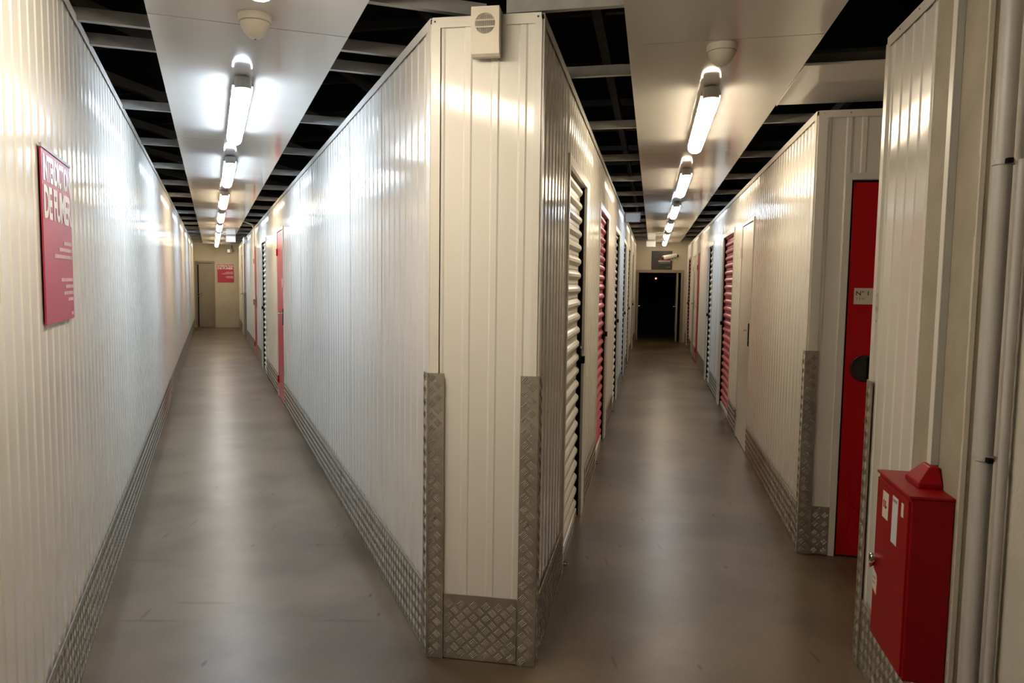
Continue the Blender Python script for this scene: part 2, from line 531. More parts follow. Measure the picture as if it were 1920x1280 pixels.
# screws along the caps
def cap_screws(wname, fr, xs, h):
    for x in xs:
        part('cap_screw', MB().lathe([(0.0035, -0.0125), (0.0035, -0.0105)], 8, 'y', (x, 0, h - 0.012)), 'chrome', bpy.data.objects[wname])
part('trim_gap_shade', MB().box(0.031, 0.0335, -0.0048, 0.003, 0, H_C - 0.03), 'black', bpy.data.objects['wall_front'])  # black strip painted in as the shadow gap beside the corner trim
cap_screws('wall_front', WF, (0.01, LF - 0.012), H_C)
cap_screws('wall_side', WS, (0.87, 1.0), H_R)
cap_screws('wall_near_right', WR, (-2.8, -3.0), H_R)
# small print marks left on the near right panel
for x, z, w, h in ((-3.115, 1.452, 0.004, 0.014), (-3.106, 1.455, 0.003, 0.012), (-3.12, 1.405, 0.005, 0.012), (-3.108, 1.405, 0.006, 0.012), (-3.108, 1.36, 0.008, 0.008)):
    part('print_mark', MB().box(x, x + w, -0.0121, -0.0115, z, z + h), 'ink_grey', bpy.data.objects['wall_near_right'])

# end walls -----------------------------------------------------------
def plain_wall(name, fr, x0, x1, h, hole, material, label, thick=0.2, recess=None):
    mb = MB()
    a, b, top = hole
    mb.prism([(x0, 0), (a, 0), (a, top), (b, top), (b, 0), (x1, 0), (x1, h), (x0, h)], 'y', 0, thick)
    return tag(link(name, mb.mesh(name, material), None, fr.P, fr.rot), label, 'wall', kind='structure')
plain_wall('wall_end_left', WEL, V_LW - 0.2, 2.6, 3.0, (-0.46, 0.085, 1.99), 'endwall', 'beige plaster wall closing the cool-lit corridor')
plain_wall('wall_end_right', WER, V_BR - 0.5, V_RW + 0.6, 3.0, (-0.40, 0.715, 1.75), 'endwall', 'beige wall with a dark doorway closing the shutter corridor')
# room behind the doorway, its darkness painted as near-black walls
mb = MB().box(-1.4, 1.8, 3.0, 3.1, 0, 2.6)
w = tag(link('wall_dark_room', mb.mesh('wall_dark_room', 'deck'), None, WER.P, WER.rot), 'unlit room with its darkness painted black, seen through the doorway past the shutters', 'wall', kind='structure')
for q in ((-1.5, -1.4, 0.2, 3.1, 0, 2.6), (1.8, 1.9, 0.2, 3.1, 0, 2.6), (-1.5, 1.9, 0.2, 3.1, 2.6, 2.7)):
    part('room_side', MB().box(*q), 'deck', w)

# concrete wall at the near right
mb = MB()
mb.box(-2.655, -2.27, 0.0, 0.30, 0, 3.0)
w = tag(link('wall_concrete_right', mb.mesh('wall_concrete_right', 'concrete'), None, WR.P, WR.rot), 'raw concrete column face behind the red fire box', 'wall', kind='structure')
m = MB()
z = 0.0
while z < 2.95:
    hh = random.uniform(0.03, 0.12); d = random.uniform(0.0, 0.009)
    m.box(-2.274 - d, -2.266, -0.0015, 0.01, z, min(2.98, z + hh)); z += hh
part('chipped_edge', m, 'paintconc', w, kind='stuff')
mb = MB().box(-2.27, 4.5, 0.022, 0.30, 0, 3.0)
tag(link('wall_painted_right', mb.mesh('wall_painted_right', 'paintconc'), None, WR.P, WR.rot), 'painted concrete wall carrying the grey pipes', 'wall', kind='structure')
# unseen wall behind the viewer, added for bounce light
mb = MB().box(-5, 5, 0, 0.2, 0, 3.0)
tag(link('wall_back_bounce', mb.mesh('wall_back_bounce', 'concrete'), None, (0, -4.2, 0), math.pi), 'unseen lobby wall behind the viewer, added for its bounce light', 'wall', kind='structure')

# ------------------------------------------------------------------ baseboards and guards
baseboard('baseboard_left', WL, [(-2.0, END_L)], 'tread plate skirting along the long poster wall', 0.275)
baseboard('baseboard_middle_left', WBL, [(U_A + 0.055, BL_RED[0] - 0.05), (BL_RED[1] + 0.05, BL_ROLL[0] - 0.05), (BL_ROLL[1] + 0.25, BL_RED2[0] - 0.05), (BL_RED2[1] + 0.05, BL_END - 0.06)],
          'tread plate skirting along the central block in the cool-lit corridor', 0.275)
baseboard('baseboard_far_left', WBL, [(21.55, END_L)], 'tread plate skirting on the short wall near the taupe end door', 0.27)
baseboard('baseboard_front', WF, [(0.058, LF - 0.058)], 'tread plate kick panel on the narrow end of the central block', 0.262)
baseboard('baseboard_middle_right', WBR, [(U_B + 0.10, BR_R1[0] - 0.05), (BR_R1[1] + 0.24, BR_R2[0] - 0.04), (BR_R2[1] + 0.24, BR_R3[0] - 0.04), (BR_R3[1] + 0.24, BR_R4[0] - 0.04), (BR_R4[1] + 0.2, BR_R5[0] - 0.04), (BR_R5[1] + 0.2, BR_R6[0] - 0.04), (BR_R6[1] + 0.2, END_R)],
          'tread plate skirting between the shutters of the central block', 0.245)
baseboard('baseboard_right', WR, [(U_SIDE1 + 0.05, RW_H1[0] - 0.03), (RW_H1[1] + 0.06, RW_R1[0] - 0.03), (RW_R1[1] + 0.22, RW_R2[0] - 0.03), (RW_R2[1] + 0.22, RW_H2[0] - 0.03), (RW_H2[1] + 0.04, RW_H3[0] - 0.03), (RW_H3[1] + 0.04, RW_R3[0] - 0.03), (RW_R3[1] + 0.2, END_R)],
          'tread plate skirting along the wall opposite the central block shutters', 0.265)
baseboard('baseboard_near_right', WR, [(2.30, U_SIDE0 - 0.055)], 'tread plate skirting under the red fire box', 0.27)
baseboard('baseboard_side', WS, [(V_RW + 0.052, 0.99)], 'small tread plate skirting beside the red door marked number one', 0.27)

guard(WF, -0.014, 0.056, WBL, -U_A - 0.052, -U_A + 0.014, PA, 1.14, 'upright tread plate guard on the central block corner facing the poster wall')
guard(WF, LF - 0.056, LF + 0.014, WBR, U_B - 0.014, U_B + 0.062, PB, 1.14, 'upright tread plate guard on the central block corner by the cream shutter')
guard(WS, V_RW - 0.017, V_RW + 0.05, WR, -U_SIDE1 - 0.055, -U_SIDE1 + 0.017, WS.at(V_RW), 1.135, 'upright tread plate guard on the wall corner next to the red N° 1 door')
guard(WR, -U_SIDE0 - 0.012, -U_SIDE0 + 0.055, WS2, -V_RW - 0.06, -V_RW + 0.014, WR.at(-U_SIDE0), 1.13, 'upright tread plate guard on the panel corner just behind the red fire box')
WX = Fr(uL * BL_END, -vL, -1)
clad_wall('wall_side_far', WX, V_BL + 0.07, 3.0, H_C, [], 'ribbed return wall of the far side passage in the cool-lit corridor')
WX2 = Fr(uL * 20.3, vL, 1)
clad_wall('wall_side_far_end', WX2, V_BL + 0.0, 3.0, H_C, [], 'ribbed cross wall in the far side passage of the cool-lit corridor')
guard(WX2, V_BL - 0.014, V_BL + 0.10, WBL, -20.36, -20.3 + 0.014, WX2.at(V_BL), 1.13, 'upright tread plate guard at the far side passage of the cool-lit corridor')
guard(WBR, 17.6, 17.68, WBR, 17.7, 17.78, WBR.at(17.6), 1.13, 'tread plate guard strips on the central block close to the dark doorway')

# ------------------------------------------------------------------ ceilings
def ceiling_run(name, fr, v0, v1, seams, joists, jv0, jv1, label):
    root = link(name, None, None, fr.P, fr.rot)
    tag(root, label, 'ceiling', kind='structure')
    for a, b in zip(seams[:-1], seams[1:]):
        m = MB()
        y0, y1 = -v1, -v0
        g = 0.0035
        # tray: flat sheet with upturned lips
        m.prism([(y0, Z_CEIL), (y1, Z_CEIL), (y1, Z_CEIL + 0.014), (y1 - 0.002, Z_CEIL + 0.014), (y1 - 0.002, Z_CEIL + 0.002), (y0 + 0.002, Z_CEIL + 0.002), (y0 + 0.002, Z_CEIL + 0.014), (y0, Z_CEIL + 0.014)], 'x', a + g, b - g)
        part('ceiling_panel', m, 'ceil', root)
    jm = MB()
    zb = Z_CEIL + 0.016
    # channel open to the far side, lip at the bottom facing the viewer
    jm.prism([(0, zb), (0.03, zb), (0.03, zb + 0.003), (0.003, zb + 0.003), (0.003, zb + 0.047), (0.03, zb + 0.047), (0.03, zb + 0.05), (0, zb + 0.05)], 'y', -jv1, -jv0)
    jmesh = jm.mesh('joist', 'joist')
    for u in joists:
        link('joist', jmesh, root, (u, 0, 0))
    return root
jl = [2.80, 3.42, 3.75] + [5.06 + 1.3 * k for k in range(15)]
ceiling_run('ceiling_left', CL, -0.212, 0.553, [-2.02, 0.585, 3.19] + [5.80 + 2.6 * k for k in range(7)] + [23.6], jl, V_LW - 0.02, V_BL + 0.22,
            'glossy white metal ceiling strip and steel joists over the cool-lit corridor')
jr = [2.88, 3.82, 5.11] + [6.45 + 1.3 * k for k in range(10)]
ceiling_run('ceiling_right', CR, -0.128, 0.648, [-2.1, 0.6, 3.31, 6.01, 8.75, 11.5, 14.3, 17.0, 19.3], jr, V_BR - 0.15, V_RW + 0.35,
            'glossy white metal ceiling strip and steel joists over the shutter corridor')
root = link('ceiling_side', None, None, CR.P, CR.rot)
tag(root, 'short glossy metal ceiling strip over the side passage by the red door', 'ceiling', kind='structure')
part('ceiling_panel', MB().box(3.77, 4.55, -3.1, -0.654, Z_CEIL, Z_CEIL + 0.012), 'ceil', root)
part('edge_flange', MB().box(3.77, 4.55, -0.654, -0.651, Z_CEIL - 0.006, Z_CEIL + 0.03), 'trim', root)
part('joist', MB().box(3.66, 3.70, -3.1, -V_RW - 0.4, Z_CEIL + 0.016, Z_CEIL + 0.066), 'joist', root)

# dark roof void
root = tag(link('ceiling_roof', MB().box(-16, 14, -6, 32, 4.1, 4.2).mesh('ceiling_roof', 'deck')), 'roof deck high above the corridor ceilings, painted black for the unlit void', 'ceiling', kind='structure')
pm = MB().box(-4, 24, -0.028, 0.028, 2.97, 3.04).mesh('purlin', 'purlin')
for k in range(-9, 5):
    p = vR * (-0.34 + 0.93 * k)
    link('purlin', pm, root, p, CR.rot)
cm = MB().box(-0.02, 0.02, -2.5, 8.0, 3.06, 3.11).mesh('cross_bar', 'purlin')
for k in range(0, 16):
    link('cross_bar', cm, root, uR * (3.4 + 1.15 * k), CR.rot)
# unseen shell added to shut out world light and keep the void dark
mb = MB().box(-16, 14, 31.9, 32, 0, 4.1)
w = tag(link('wall_void_blocker', mb.mesh('wall_void_blocker', 'deck')), 'unseen black shell added around the storage units to block outside light', 'wall', kind='structure')
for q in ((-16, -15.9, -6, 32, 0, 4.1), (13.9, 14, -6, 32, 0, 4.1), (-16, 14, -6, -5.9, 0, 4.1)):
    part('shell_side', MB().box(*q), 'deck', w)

# ------------------------------------------------------------------ light fittings
def fixture_parts(length):
    zt, zb = Z_CEIL - 0.006, 2.402
    w = 0.048
    arc = [(w * math.cos(math.pi * k / 10), zb + 0.052 - 0.052 * math.sin(math.pi * k / 10) ** 0.7) for k in range(11)]
    diff = MB().prism(arc, 'x', 0.075, length - 0.075)
    house = MB().prism([(-0.05, zb + 0.053), (0.05, zb + 0.053), (0.05, zb + 0.063), (0.036, zt), (-0.036, zt), (-0.05, zb + 0.063)], 'x', 0.07, length - 0.07)
    cap = MB().prism([(0.078, -0.041)] + [(0.056 - 0.041 * math.sin(math.pi * k / 12), -0.041 * math.cos(math.pi * k / 12)) for k in range(13)] + [(0.078, 0.041)], 'z', zb + 0.034, zt - 0.003)
    clip = MB().box(-0.012, 0.012, -0.0023, 0.0023, zb + 0.035, zb + 0.075)
    return diff, house, cap, clip
LEN = 1.6
diff, house, cap, clip = fixture_parts(LEN)
house_me = house.mesh('housing', 'grey'); cap_me = cap.mesh('end_cap', 'grey', bevel=0.004); clip_me = clip.mesh('clip', 'chrome')
diff_me = {}
def fixture(fr, u, v, col, k, label, group):
    root = link('strip_light', None, None, fr.at(u, -v, 0), fr.rot)
    tag(root, label, 'ceiling light', group)
    key = (col, k)
    if key not in diff_me:
        diff_me[key] = diff.mesh('diffuser', tube_mat(col, k), smooth=True)
    link('housing', house_me, root)
    link('diffuser', diff_me[key], root)
    link('end_cap', cap_me, root)
    c2 = link('end_cap', cap_me, root, (LEN, 0, 0)); c2.rotation_euler = (0, 0, math.pi)
    for x in (0.35, LEN / 2, LEN - 0.35):
        for y in (-0.0518, 0.0518):
            link('clip', clip_me, root, (x, y, 0))
    return root
ordn = ['first', 'second', 'third', 'fourth', 'fifth', 'sixth', 'seventh', 'eighth and last']
fixture(CL, 1.10, 0.165, MILD, 1.6, 'strip light before the smoke detector at the mouth of the cool-lit corridor', 'strip lights of the cool-lit corridor')
for i, (col, k) in enumerate([(COOL, 1.45), (COOL, 1.2), (WARM, 1.05), (COOL, 0.9), (WARM, 1.0), (COOL, 0.9), (WARM, 0.95), (WARM, 0.8)]):
    fixture(CL, 3.92 + 2.58 * i, 0.165, col, k, '%s strip light past the smoke detector in the cool-lit corridor' % ordn[i], 'strip lights of the cool-lit corridor')
for i, (col, k) in enumerate([(WARM, 0.87), (WARM, 0.85), (COOL, 0.8), (WARM, 0.75), (WARM, 0.65), (WARM, 0.5)]):
    fixture(CR, 4.0 + 2.8 * i if i < 5 else 17.7, 0.265, col, k, '%s strip light past the smoke detector in the shutter corridor' % (ordn[i] if i < 5 else 'last'), 'strip lights of the shutter corridor')

# ------------------------------------------------------------------ doors
ndoor = [0]
def door_root(fr, s, z=0.0, y=0.0):
    ndoor[0] += 1
    return link('door_%d' % ndoor[0], None, None, fr.at(s, y, z), fr.rot)

_slats = {}
SP = 0.0845
def slat_mesh(w, material):
    key = (round(w, 3), material)
    if key not in _slats:
        a = 0.018
        prof = [(0.0, 0.001), (0.0, 0.022), (-a * 0.55, 0.031), (-a, 0.042), (-a, 0.058), (-a * 0.55, 0.069), (0.0, 0.0775), (0.0, SP - 0.001)]
        back = [(y + 0.003, z) for y, z in reversed(prof)]
        _slats[key] = MB().prism(prof + back, 'x', 0, w).mesh('slat', material)
    return _slats[key]

def padlock(parent, x, y, z, scale=1.0):
    plate = part('lock_plate', MB().box(x - 0.022, x + 0.022, y - 0.006, y, z - 0.06, z + 0.06), 'black', parent, bevel=0.002)
    b = part('padlock', MB().box(x - 0.02, x + 0.02, y - 0.034, y - 0.012, z - 0.075, z - 0.03), 'black', parent, bevel=0.004)
    pts = [(x + 0.013 * math.cos(a), y - 0.022, z - 0.03 + 0.004 + 0.022 * math.sin(a)) for a in [math.pi * k / 8 for k in range(9)]]
    part('shackle', MB().tube([(pts[0][0], pts[0][1], z - 0.034)] + pts + [(pts[-1][0], pts[-1][1], z - 0.034)], 0.0035, 8), 'chrome', b, smooth=True)
    part('bolt', MB().lathe([(0.012, -0.016), (0.012, -0.004)], 14, 'y', (x, y, z + 0.025)), 'chrome', parent, smooth=True)

def roller(fr, u0, u1, h, material, label, lock=True, trim=0.2):
    s0, s1 = fr.rng(u0, u1)
    w = s1 - s0
    root = door_root(fr, s0)
    tag(root, label, 'roller shutter', kind='structure')
    far_hi = fr.sg > 0
    yc = 0.030
    me = slat_mesh(w - 0.14, material)
    n = int((h + 0.02 - 0.05) / SP) + 1
    for i in range(n):
        link('slat', me, root, (0.07, yc, 0.05 + i * SP))
    part('bottom_rail', MB().box(0.02, w - 0.02, yc - 0.016, yc + 0.012, 0.004, 0.05), 'trim', root, bevel=0.003)
    for a, b in ((0.0, 0.08), (w - 0.08, w)):
        part('guide', MB().box(a + 0.0005, b - 0.0005, 0.034, 0.07, 0, h), 'black', root)
    for a, b in ((0.0003, 0.003), (w - 0.003, w - 0.0003)):
        part('reveal', MB().box(a, b, 0.0065, 0.033, 0, h - 0.0005), 'black', root)
    part('head_box', MB().box(0.0, w, yc + 0.03, yc + 0.28, h + 0.0, h + 0.26), 'black', root)
    part('backing', MB().box(0.0, w, yc + 0.04, yc + 0.05, 0, h), 'black', root)
    # flat flashing round the opening
    y0, y1 = -0.0115, 0.006
    hi, lo = (trim, 0.03) if far_hi else (0.03, trim)
    if not far_hi: hi, lo = 0.03, trim
    part('jamb', MB().box(-lo, 0.0, y0, y1, 0, h + 0.05), 'trim', root)
    part('jamb', MB().box(w, w + hi, y0, y1, 0, h + 0.05), 'trim', root)
    part('lintel', MB().box(0, w, y0, y1, h, h + 0.05), 'trim', root)
    if lock:
        x = w - 0.09 if far_hi else 0.09
        padlock(root, x, yc - 0.02, 1.07)
    part('floor_bolt', MB().tube([(0.05 if far_hi else w - 0.05, 0.04, 0.03), (0.05 if far_hi else w - 0.05, -0.03, 0.03)], 0.012, 10), 'chrome', root, smooth=True)
    return root

roller(WBR, *BR_R1, HD, 'slat_cream', 'first cream roller shutter beside the central block corner guard')
roller(WBR, *BR_R2, HD, 'slat_red', 'crimson roller shutter second from the central block corner')
roller(WBR, *BR_R3, HD, 'slat_cream', 'cream roller shutter just beyond the crimson one on the central block')
roller(WBR, *BR_R4, HD, 'slat_cream', 'fourth roller shutter along the central block, just under the grey horn speaker')
roller(WBR, *BR_R5, HD, 'slat_cream', 'fifth roller shutter along the central block, beyond the horn speaker')
roller(WBR, *BR_R6, HD, 'slat_cream', 'last roller shutter of the central block before the dark doorway')
roller(WR, *RW_R1, HR, 'slat_red', 'large crimson roller shutter beyond the plain cream hinged door')
roller(WR, *RW_R2, HR, 'slat_cream', 'narrow cream roller shutter opposite the central block, past the large crimson one')
roller(WR, *RW_R3, HR, 'slat_red', 'distant crimson roller shutter next to the dark doorway')
roller(WBL, *BL_ROLL, HD, 'slat_cream', 'cream roller shutter in the cool-lit corridor beyond the red door')

def lever(parent, x, y, z, side, label=None):
    p = part('handle', MB().box(x - 0.018, x + 0.018, y - 0.008, y, z - 0.10, z + 0.10), 'black', parent, bevel=0.003, label=label)
    part('lever', MB().tube([(x, y, z + 0.04), (x, y - 0.045, z + 0.04), (x + side * 0.02, y - 0.05, z + 0.04), (x + side * 0.11, y - 0.05, z + 0.035)], 0.009, 8), 'chrome', p, smooth=True)
    part('cylinder', MB().lathe([(0.011, -0.014), (0.011, 0.0)], 12, 'y', (x, y, z - 0.05)), 'chrome', p, smooth=True)

def hinged(fr, u0, u1, h, material, label, near_handle=True, hinge_mat='red', sticker=False):
    s0, s1 = fr.rng(u0, u1)
    w = s1 - s0
    root = door_root(fr, s0)
    tag(root, label, 'door', kind='structure')
    part('frame_reveal', MB().box(0.0, w, 0.03, 0.06, 0, h), 'black', root)
    near_lo = fr.sg > 0
    part('leaf', MB().box(0.018 if near_lo else 0.006, w - (0.006 if near_lo else 0.018), -0.006, 0.028, 0.012, h - 0.008), material, root, bevel=0.002)
    y0, y1 = -0.0115, 0.006
    part('jamb', MB().box(-0.03, 0.0, y0, y1, 0, h + 0.03), 'trim', root)
    part('jamb', MB().box(w, w + 0.03, y0, y1, 0, h + 0.03), 'trim', root)
    part('lintel', MB().box(0, w, y0, y1, h, h + 0.03), 'trim', root)
    near_lo = fr.sg > 0
    xh = (0.07 if near_lo else w - 0.07) if near_handle else (w - 0.07 if near_lo else 0.07)
    xo = w - 0.012 if xh < w / 2 else 0.012
    lever(root, xh, -0.006, 1.05, 1 if xh < w / 2 else -1)
    for z in (0.22, h - 0.25):
        part('hinge', MB().lathe([(0.009, z - 0.045), (0.009, z + 0.045)], 10, 'z', (xo, -0.014, 0)), hinge_mat, root, smooth=True)
    if sticker:
        xs = w - 0.22 if xh > w / 2 else 0.08
        part('number_sticker', MB().box(xs, xs + 0.13, -0.0072, -0.006, 1.40, 1.50), 'paper', root)
    return root

hinged(WBL, *BL_RED, HD, 'slat_red', 'red hinged door on the central block in the cool-lit corridor', True, 'red', True)
hinged(WBL, *BL_RED2, HD, 'slat_red', 'narrow red hinged door by the conduit in the cool-lit corridor', True, 'red')
hinged(WBL, 20.75, 21.5, HD, 'door_cream', 'cream hinged door past the side passage near the taupe end door', True, 'chrome')
hinged(WR, *RW_H1, HR, 'door_cream', 'plain cream hinged door between ribbed wall and large crimson shutter', True, 'chrome')
hinged(WR, *RW_H2, HR, 'slat_red', 'red hinged door between cream panels beyond the narrow cream shutter', True, 'red')
hinged(WR, *RW_H3, HR, 'door_cream', 'cream hinged door just beyond the red one near the dark doorway', True, 'chrome')

# red door marked number one (in the side passage)
root = door_root(WS, 1.023)
tag(root, 'tall dark red door marked N° 1 with a round black pull', 'door', kind='structure')
dw = 0.857
part('frame_reveal', MB().box(0, dw, 0.03, 0.06, 0, 2.055), 'black', root)
leaf = part('leaf', MB().box(0.010, dw - 0.008, -0.004, 0.028, 0.008, 2.043), 'red', root, bevel=0.002)
st = part('number_sticker', MB().box(0.037, 0.175, -0.0052, -0.004, 1.395, 1.482), 'paper', root, label='beige number plate')
t = text_mb('N° 1', 0.062, 0.024, 0.0004, 0.012)
part('lettering', t, 'ink_black', st, (0.047, -0.0053, 1.443))
t = text_mb('2 à m²', 0.05, 0.012, 0.0004, 0.006)
part('lettering', t, 'ink_red', st, (0.047, -0.0053, 1.42))
part('pull', MB().lathe([(0.072, -0.010), (0.069, -0.014), (0.060, -0.013), (0.055, -0.0045), (0.0, -0.0044)], 40, 'y', (0.105, 0, 1.05)), 'dark', root, smooth=True, label='round black recessed pull')
part('pull_grip', MB().box(0.115, 0.165, -0.0145, -0.005, 0.99, 1.11), 'black', root, bevel=0.003)

# end door, left corridor
root = door_root(WEL, -0.46)
tag(root, 'taupe steel fire door closing the end of the cool-lit corridor', 'door', kind='structure')
dw = 0.545
part('leaf', MB().box(0.03, dw - 0.01, 0.04, 0.08, 0.01, 1.955), 'enddoor', root, bevel=0.003)
part('frame', MB().box(0.0, 0.028, -0.012, 0.10, 0, 1.99), 'enddoor', root)
part('frame', MB().box(dw - 0.022, dw + 0.022, -0.012, 0.04, 0, 1.99), 'enddoor', root)
part('frame', MB().box(0.0, dw + 0.022, -0.012, 0.10, 1.955, 2.01), 'enddoor', root)
part('lock_bar', MB().box(0.075, 0.105, 0.015, 0.042, 0.03, 1.9), 'black', root)
lever(root, 0.09, 0.016, 1.0, 1)
# doorway, right corridor
root = door_root(WER, -0.40)
tag(root, 'open doorway to an unlit room at the end of the shutter corridor', 'doorway', kind='structure')
dw = 1.115
part('frame', MB().box(-0.02, 0.012, -0.015, 0.2, 0, 1.82), 'enddoor', root)
part('frame', MB().box(dw - 0.01, dw + 0.06, -0.015, 0.2, 0, 1.82), 'enddoor', root)
part('frame', MB().box(0.012, dw - 0.01, -0.015, 0.2, 1.75, 1.82), 'enddoor', root)
leafr = part('leaf', MB().box(dw - 0.12, dw - 0.075, 0.02, 0.75, 0.01, 1.745), 'enddoor', root, label='dark door leaf folded back into the room')
part('handle', MB().tube([(dw - 0.12, 0.06, 0.9), (dw - 0.17, 0.06, 0.9), (dw - 0.17, 0.15, 0.9)], 0.012, 8), 'chrome', leafr, smooth=True)
leafl = part('leaf', MB().box(0.02, 0.06, 0.02, 0.75, 0.01, 1.745), 'enddoor', root)
part('handle', MB().tube([(0.06, 0.06, 0.9), (0.10, 0.06, 0.9), (0.10, 0.15, 0.9)], 0.012, 8), 'chrome', leafl, smooth=True)
o = part('exit_button_lamp', MB().lathe([(0.02, -0.02), (0.026, -0.01), (0.026, 0.0)], 14, 'y'), 'led', None, WER.at(0.101, 2.98, 1.62), WER.rot)
tag(o, 'tiny red indicator lamp glowing inside the dark doorway', 'indicator lamp')

# ------------------------------------------------------------------ horn box on the block front
root = link('sounder_box', None, None, WF.at(0.21, -0.0115, 2.315), WF.rot)
tag(root, 'ivory alarm sounder box with round grille at the top of the central block', 'alarm sounder')
hw, hh = 0.052, 0.172
part('back_plate', MB().box(-hw + 0.006, hw + 0.004, -0.014, 0, 0.008, hh - 0.004), 'grey', root, bevel=0.004)
front = MB()
n = 36; R_ = 0.037; cz = 0.112; yf = -0.058
# front face with a round hole: ring of quads between the circle and the rectangle
rect = []
for k in range(n):
    a = 2 * math.pi * k / n
    dx, dz = math.cos(a), math.sin(a)
    tx = hw / abs(dx) if abs(dx) > 1e-6 else 9
    tz = (hh - cz) / dz if dz > 1e-6 else (cz - 0.05) / -dz if dz < -1e-6 else 9
    t_ = min(tx, tz)
    rect.append((dx * t_, yf, cz + dz * t_))
circ = [(R_ * math.cos(2 * math.pi * k / n), yf, cz + R_ * math.sin(2 * math.pi * k / n)) for k in range(n)]
circb = [(p[0], yf + 0.02, p[2]) for p in circ]
front.add(rect + circ + circb, [(k, (k + 1) % n, n + (k + 1) % n, n + k) for k in range(n)] + [(n + k, n + (k + 1) % n, 2 * n + (k + 1) % n, 2 * n + k) for k in range(n)] + [tuple(2 * n + k for k in range(n))])
# side walls, top and the sloping chin
front.add([(-hw, yf, hh), (hw, yf, hh), (hw, -0.012, hh), (-hw, -0.012, hh), (-hw, yf, 0.05), (hw, yf, 0.05), (-hw, -0.048, 0.008), (hw, -0.048, 0.008), (-hw, -0.036, 0.0), (hw, -0.036, 0.0), (-hw, -0.012, 0.0), (hw, -0.012, 0.0)],
          [(0, 1, 2, 3), (4, 5, 7, 6), (6, 7, 9, 8), (8, 9, 11, 10), (1, 5, 7, 9, 11, 2), (0, 3, 10, 8, 6, 4)])
part('cover', front, 'ivory', root)
for k in range(-8, 9):
    x = k * 0.0042
    hgt = math.sqrt(max(0, R_ ** 2 - x ** 2))
    if hgt > 0.006: part('grille_bar', MB().box(x - 0.0007, x + 0.0007, yf + 0.001, yf + 0.006, cz - hgt, cz + hgt), 'ivory', root)
for z in (-0.012, 0.012):
    hgt = math.sqrt(R_ ** 2 - z ** 2)
    part('grille_rail', MB().box(-hgt, hgt, yf - 0.001, yf + 0.006, cz + z - 0.0018, cz + z + 0.0018), 'ivory', root)
part('grille_back', MB().lathe([(R_ - 0.0005, 0.0), (R_ - 0.0005, 0.001)], 30, 'y', (0, yf + 0.0185, cz)), 'dark', root)

# ------------------------------------------------------------------ smoke detectors
def detector(fr, u, v, label):
    root = link('smoke_detector', None, None, fr.at(u, -v, Z_CEIL - 0.0005), fr.rot)
    tag(root, label, 'smoke detector', 'domed smoke detectors')
    part('base', MB().lathe([(0.045, 0.0), (0.062, 0.0), (0.062, -0.018), (0.058, -0.028)], 32), 'ivory', root, smooth=True)
    part('dome', MB().lathe([(0.057, -0.028), (0.052, -0.045), (0.040, -0.068), (0.022, -0.084), (0.006, -0.089)], 32), 'ivory', root, smooth=True)
    part('ring', MB().lathe([(0.0595, -0.027), (0.0605, -0.0285), (0.0595, -0.030)], 32), 'grey', root, smooth=True)
    part('test_lamp', MB().lathe([(0.004, -0.090), (0.004, -0.087)], 10), 'chrome', root)
detector(CL, 3.06, 0.175, 'domed ivory smoke detector on the ceiling seam of the cool-lit corridor')
detector(CR, 3.38, 0.258, 'domed ivory smoke detector on the ceiling seam of the shutter corridor')

# ------------------------------------------------------------------ posters
def words(mb, x0, x1, z, h, seed, right=True):
    r = random.Random(seed)
    x = x0
    while x < x1 - 0.006:
        w = min(r.uniform(0.012, 0.035), x1 - x)
        mb.box(x, x + w - 0.004, -0.0012, 0.0, z, z + h)
        x += w
    return mb

pw, ph = 0.50, 0.548
root = link('poster', None, None, WL.at(2.638, -0.0068, 1.347), WL.rot)
tag(root, 'large crimson no-smoking poster in white capitals on the long ribbed wall', 'poster', 'no-smoking posters')
part('board', MB().box(0, pw, -0.005, 0.0, 0, ph), 'poster_red', root)
part('rail', MB().box(-0.004, pw + 0.004, -0.008, 0.0, ph, ph + 0.012), 'grey', root)
part('lettering', text_mb('INTERDICTION', pw - 0.04, 0.085, 0.0008, 0.035, 0.92), 'ink_white', root, (0.02, -0.0052, ph - 0.098), label='white words INTERDICTION')
part('lettering', text_mb('DE FUMER', pw - 0.03, 0.105, 0.0008, 0.035, 0.92), 'ink_white', root, (0.02, -0.0052, ph - 0.215), label='white words DE FUMER')
m = MB()
for i, (x, z) in enumerate(((0.33, 0.262), (0.24, 0.238), (0.16, 0.214))):
    words(m, x, pw - 0.02, z, 0.0125, i)
part('small_print', m, 'ink_pink', root, (0, -0.0052, 0), kind='stuff')
m = MB()
for i, (x, z) in enumerate(((0.26, 0.135), (0.34, 0.112), (0.30, 0.089), (0.38, 0.066))):
    words(m, x, pw - 0.012, z, 0.012, 10 + i)
part('small_print', m, 'ink_pink', root, (0, -0.0052, 0), kind='stuff')
part('small_print', words(MB(), pw - 0.06, pw - 0.012, 0.014, 0.012, 30), 'ink_pink', root, (0, -0.0052, 0))

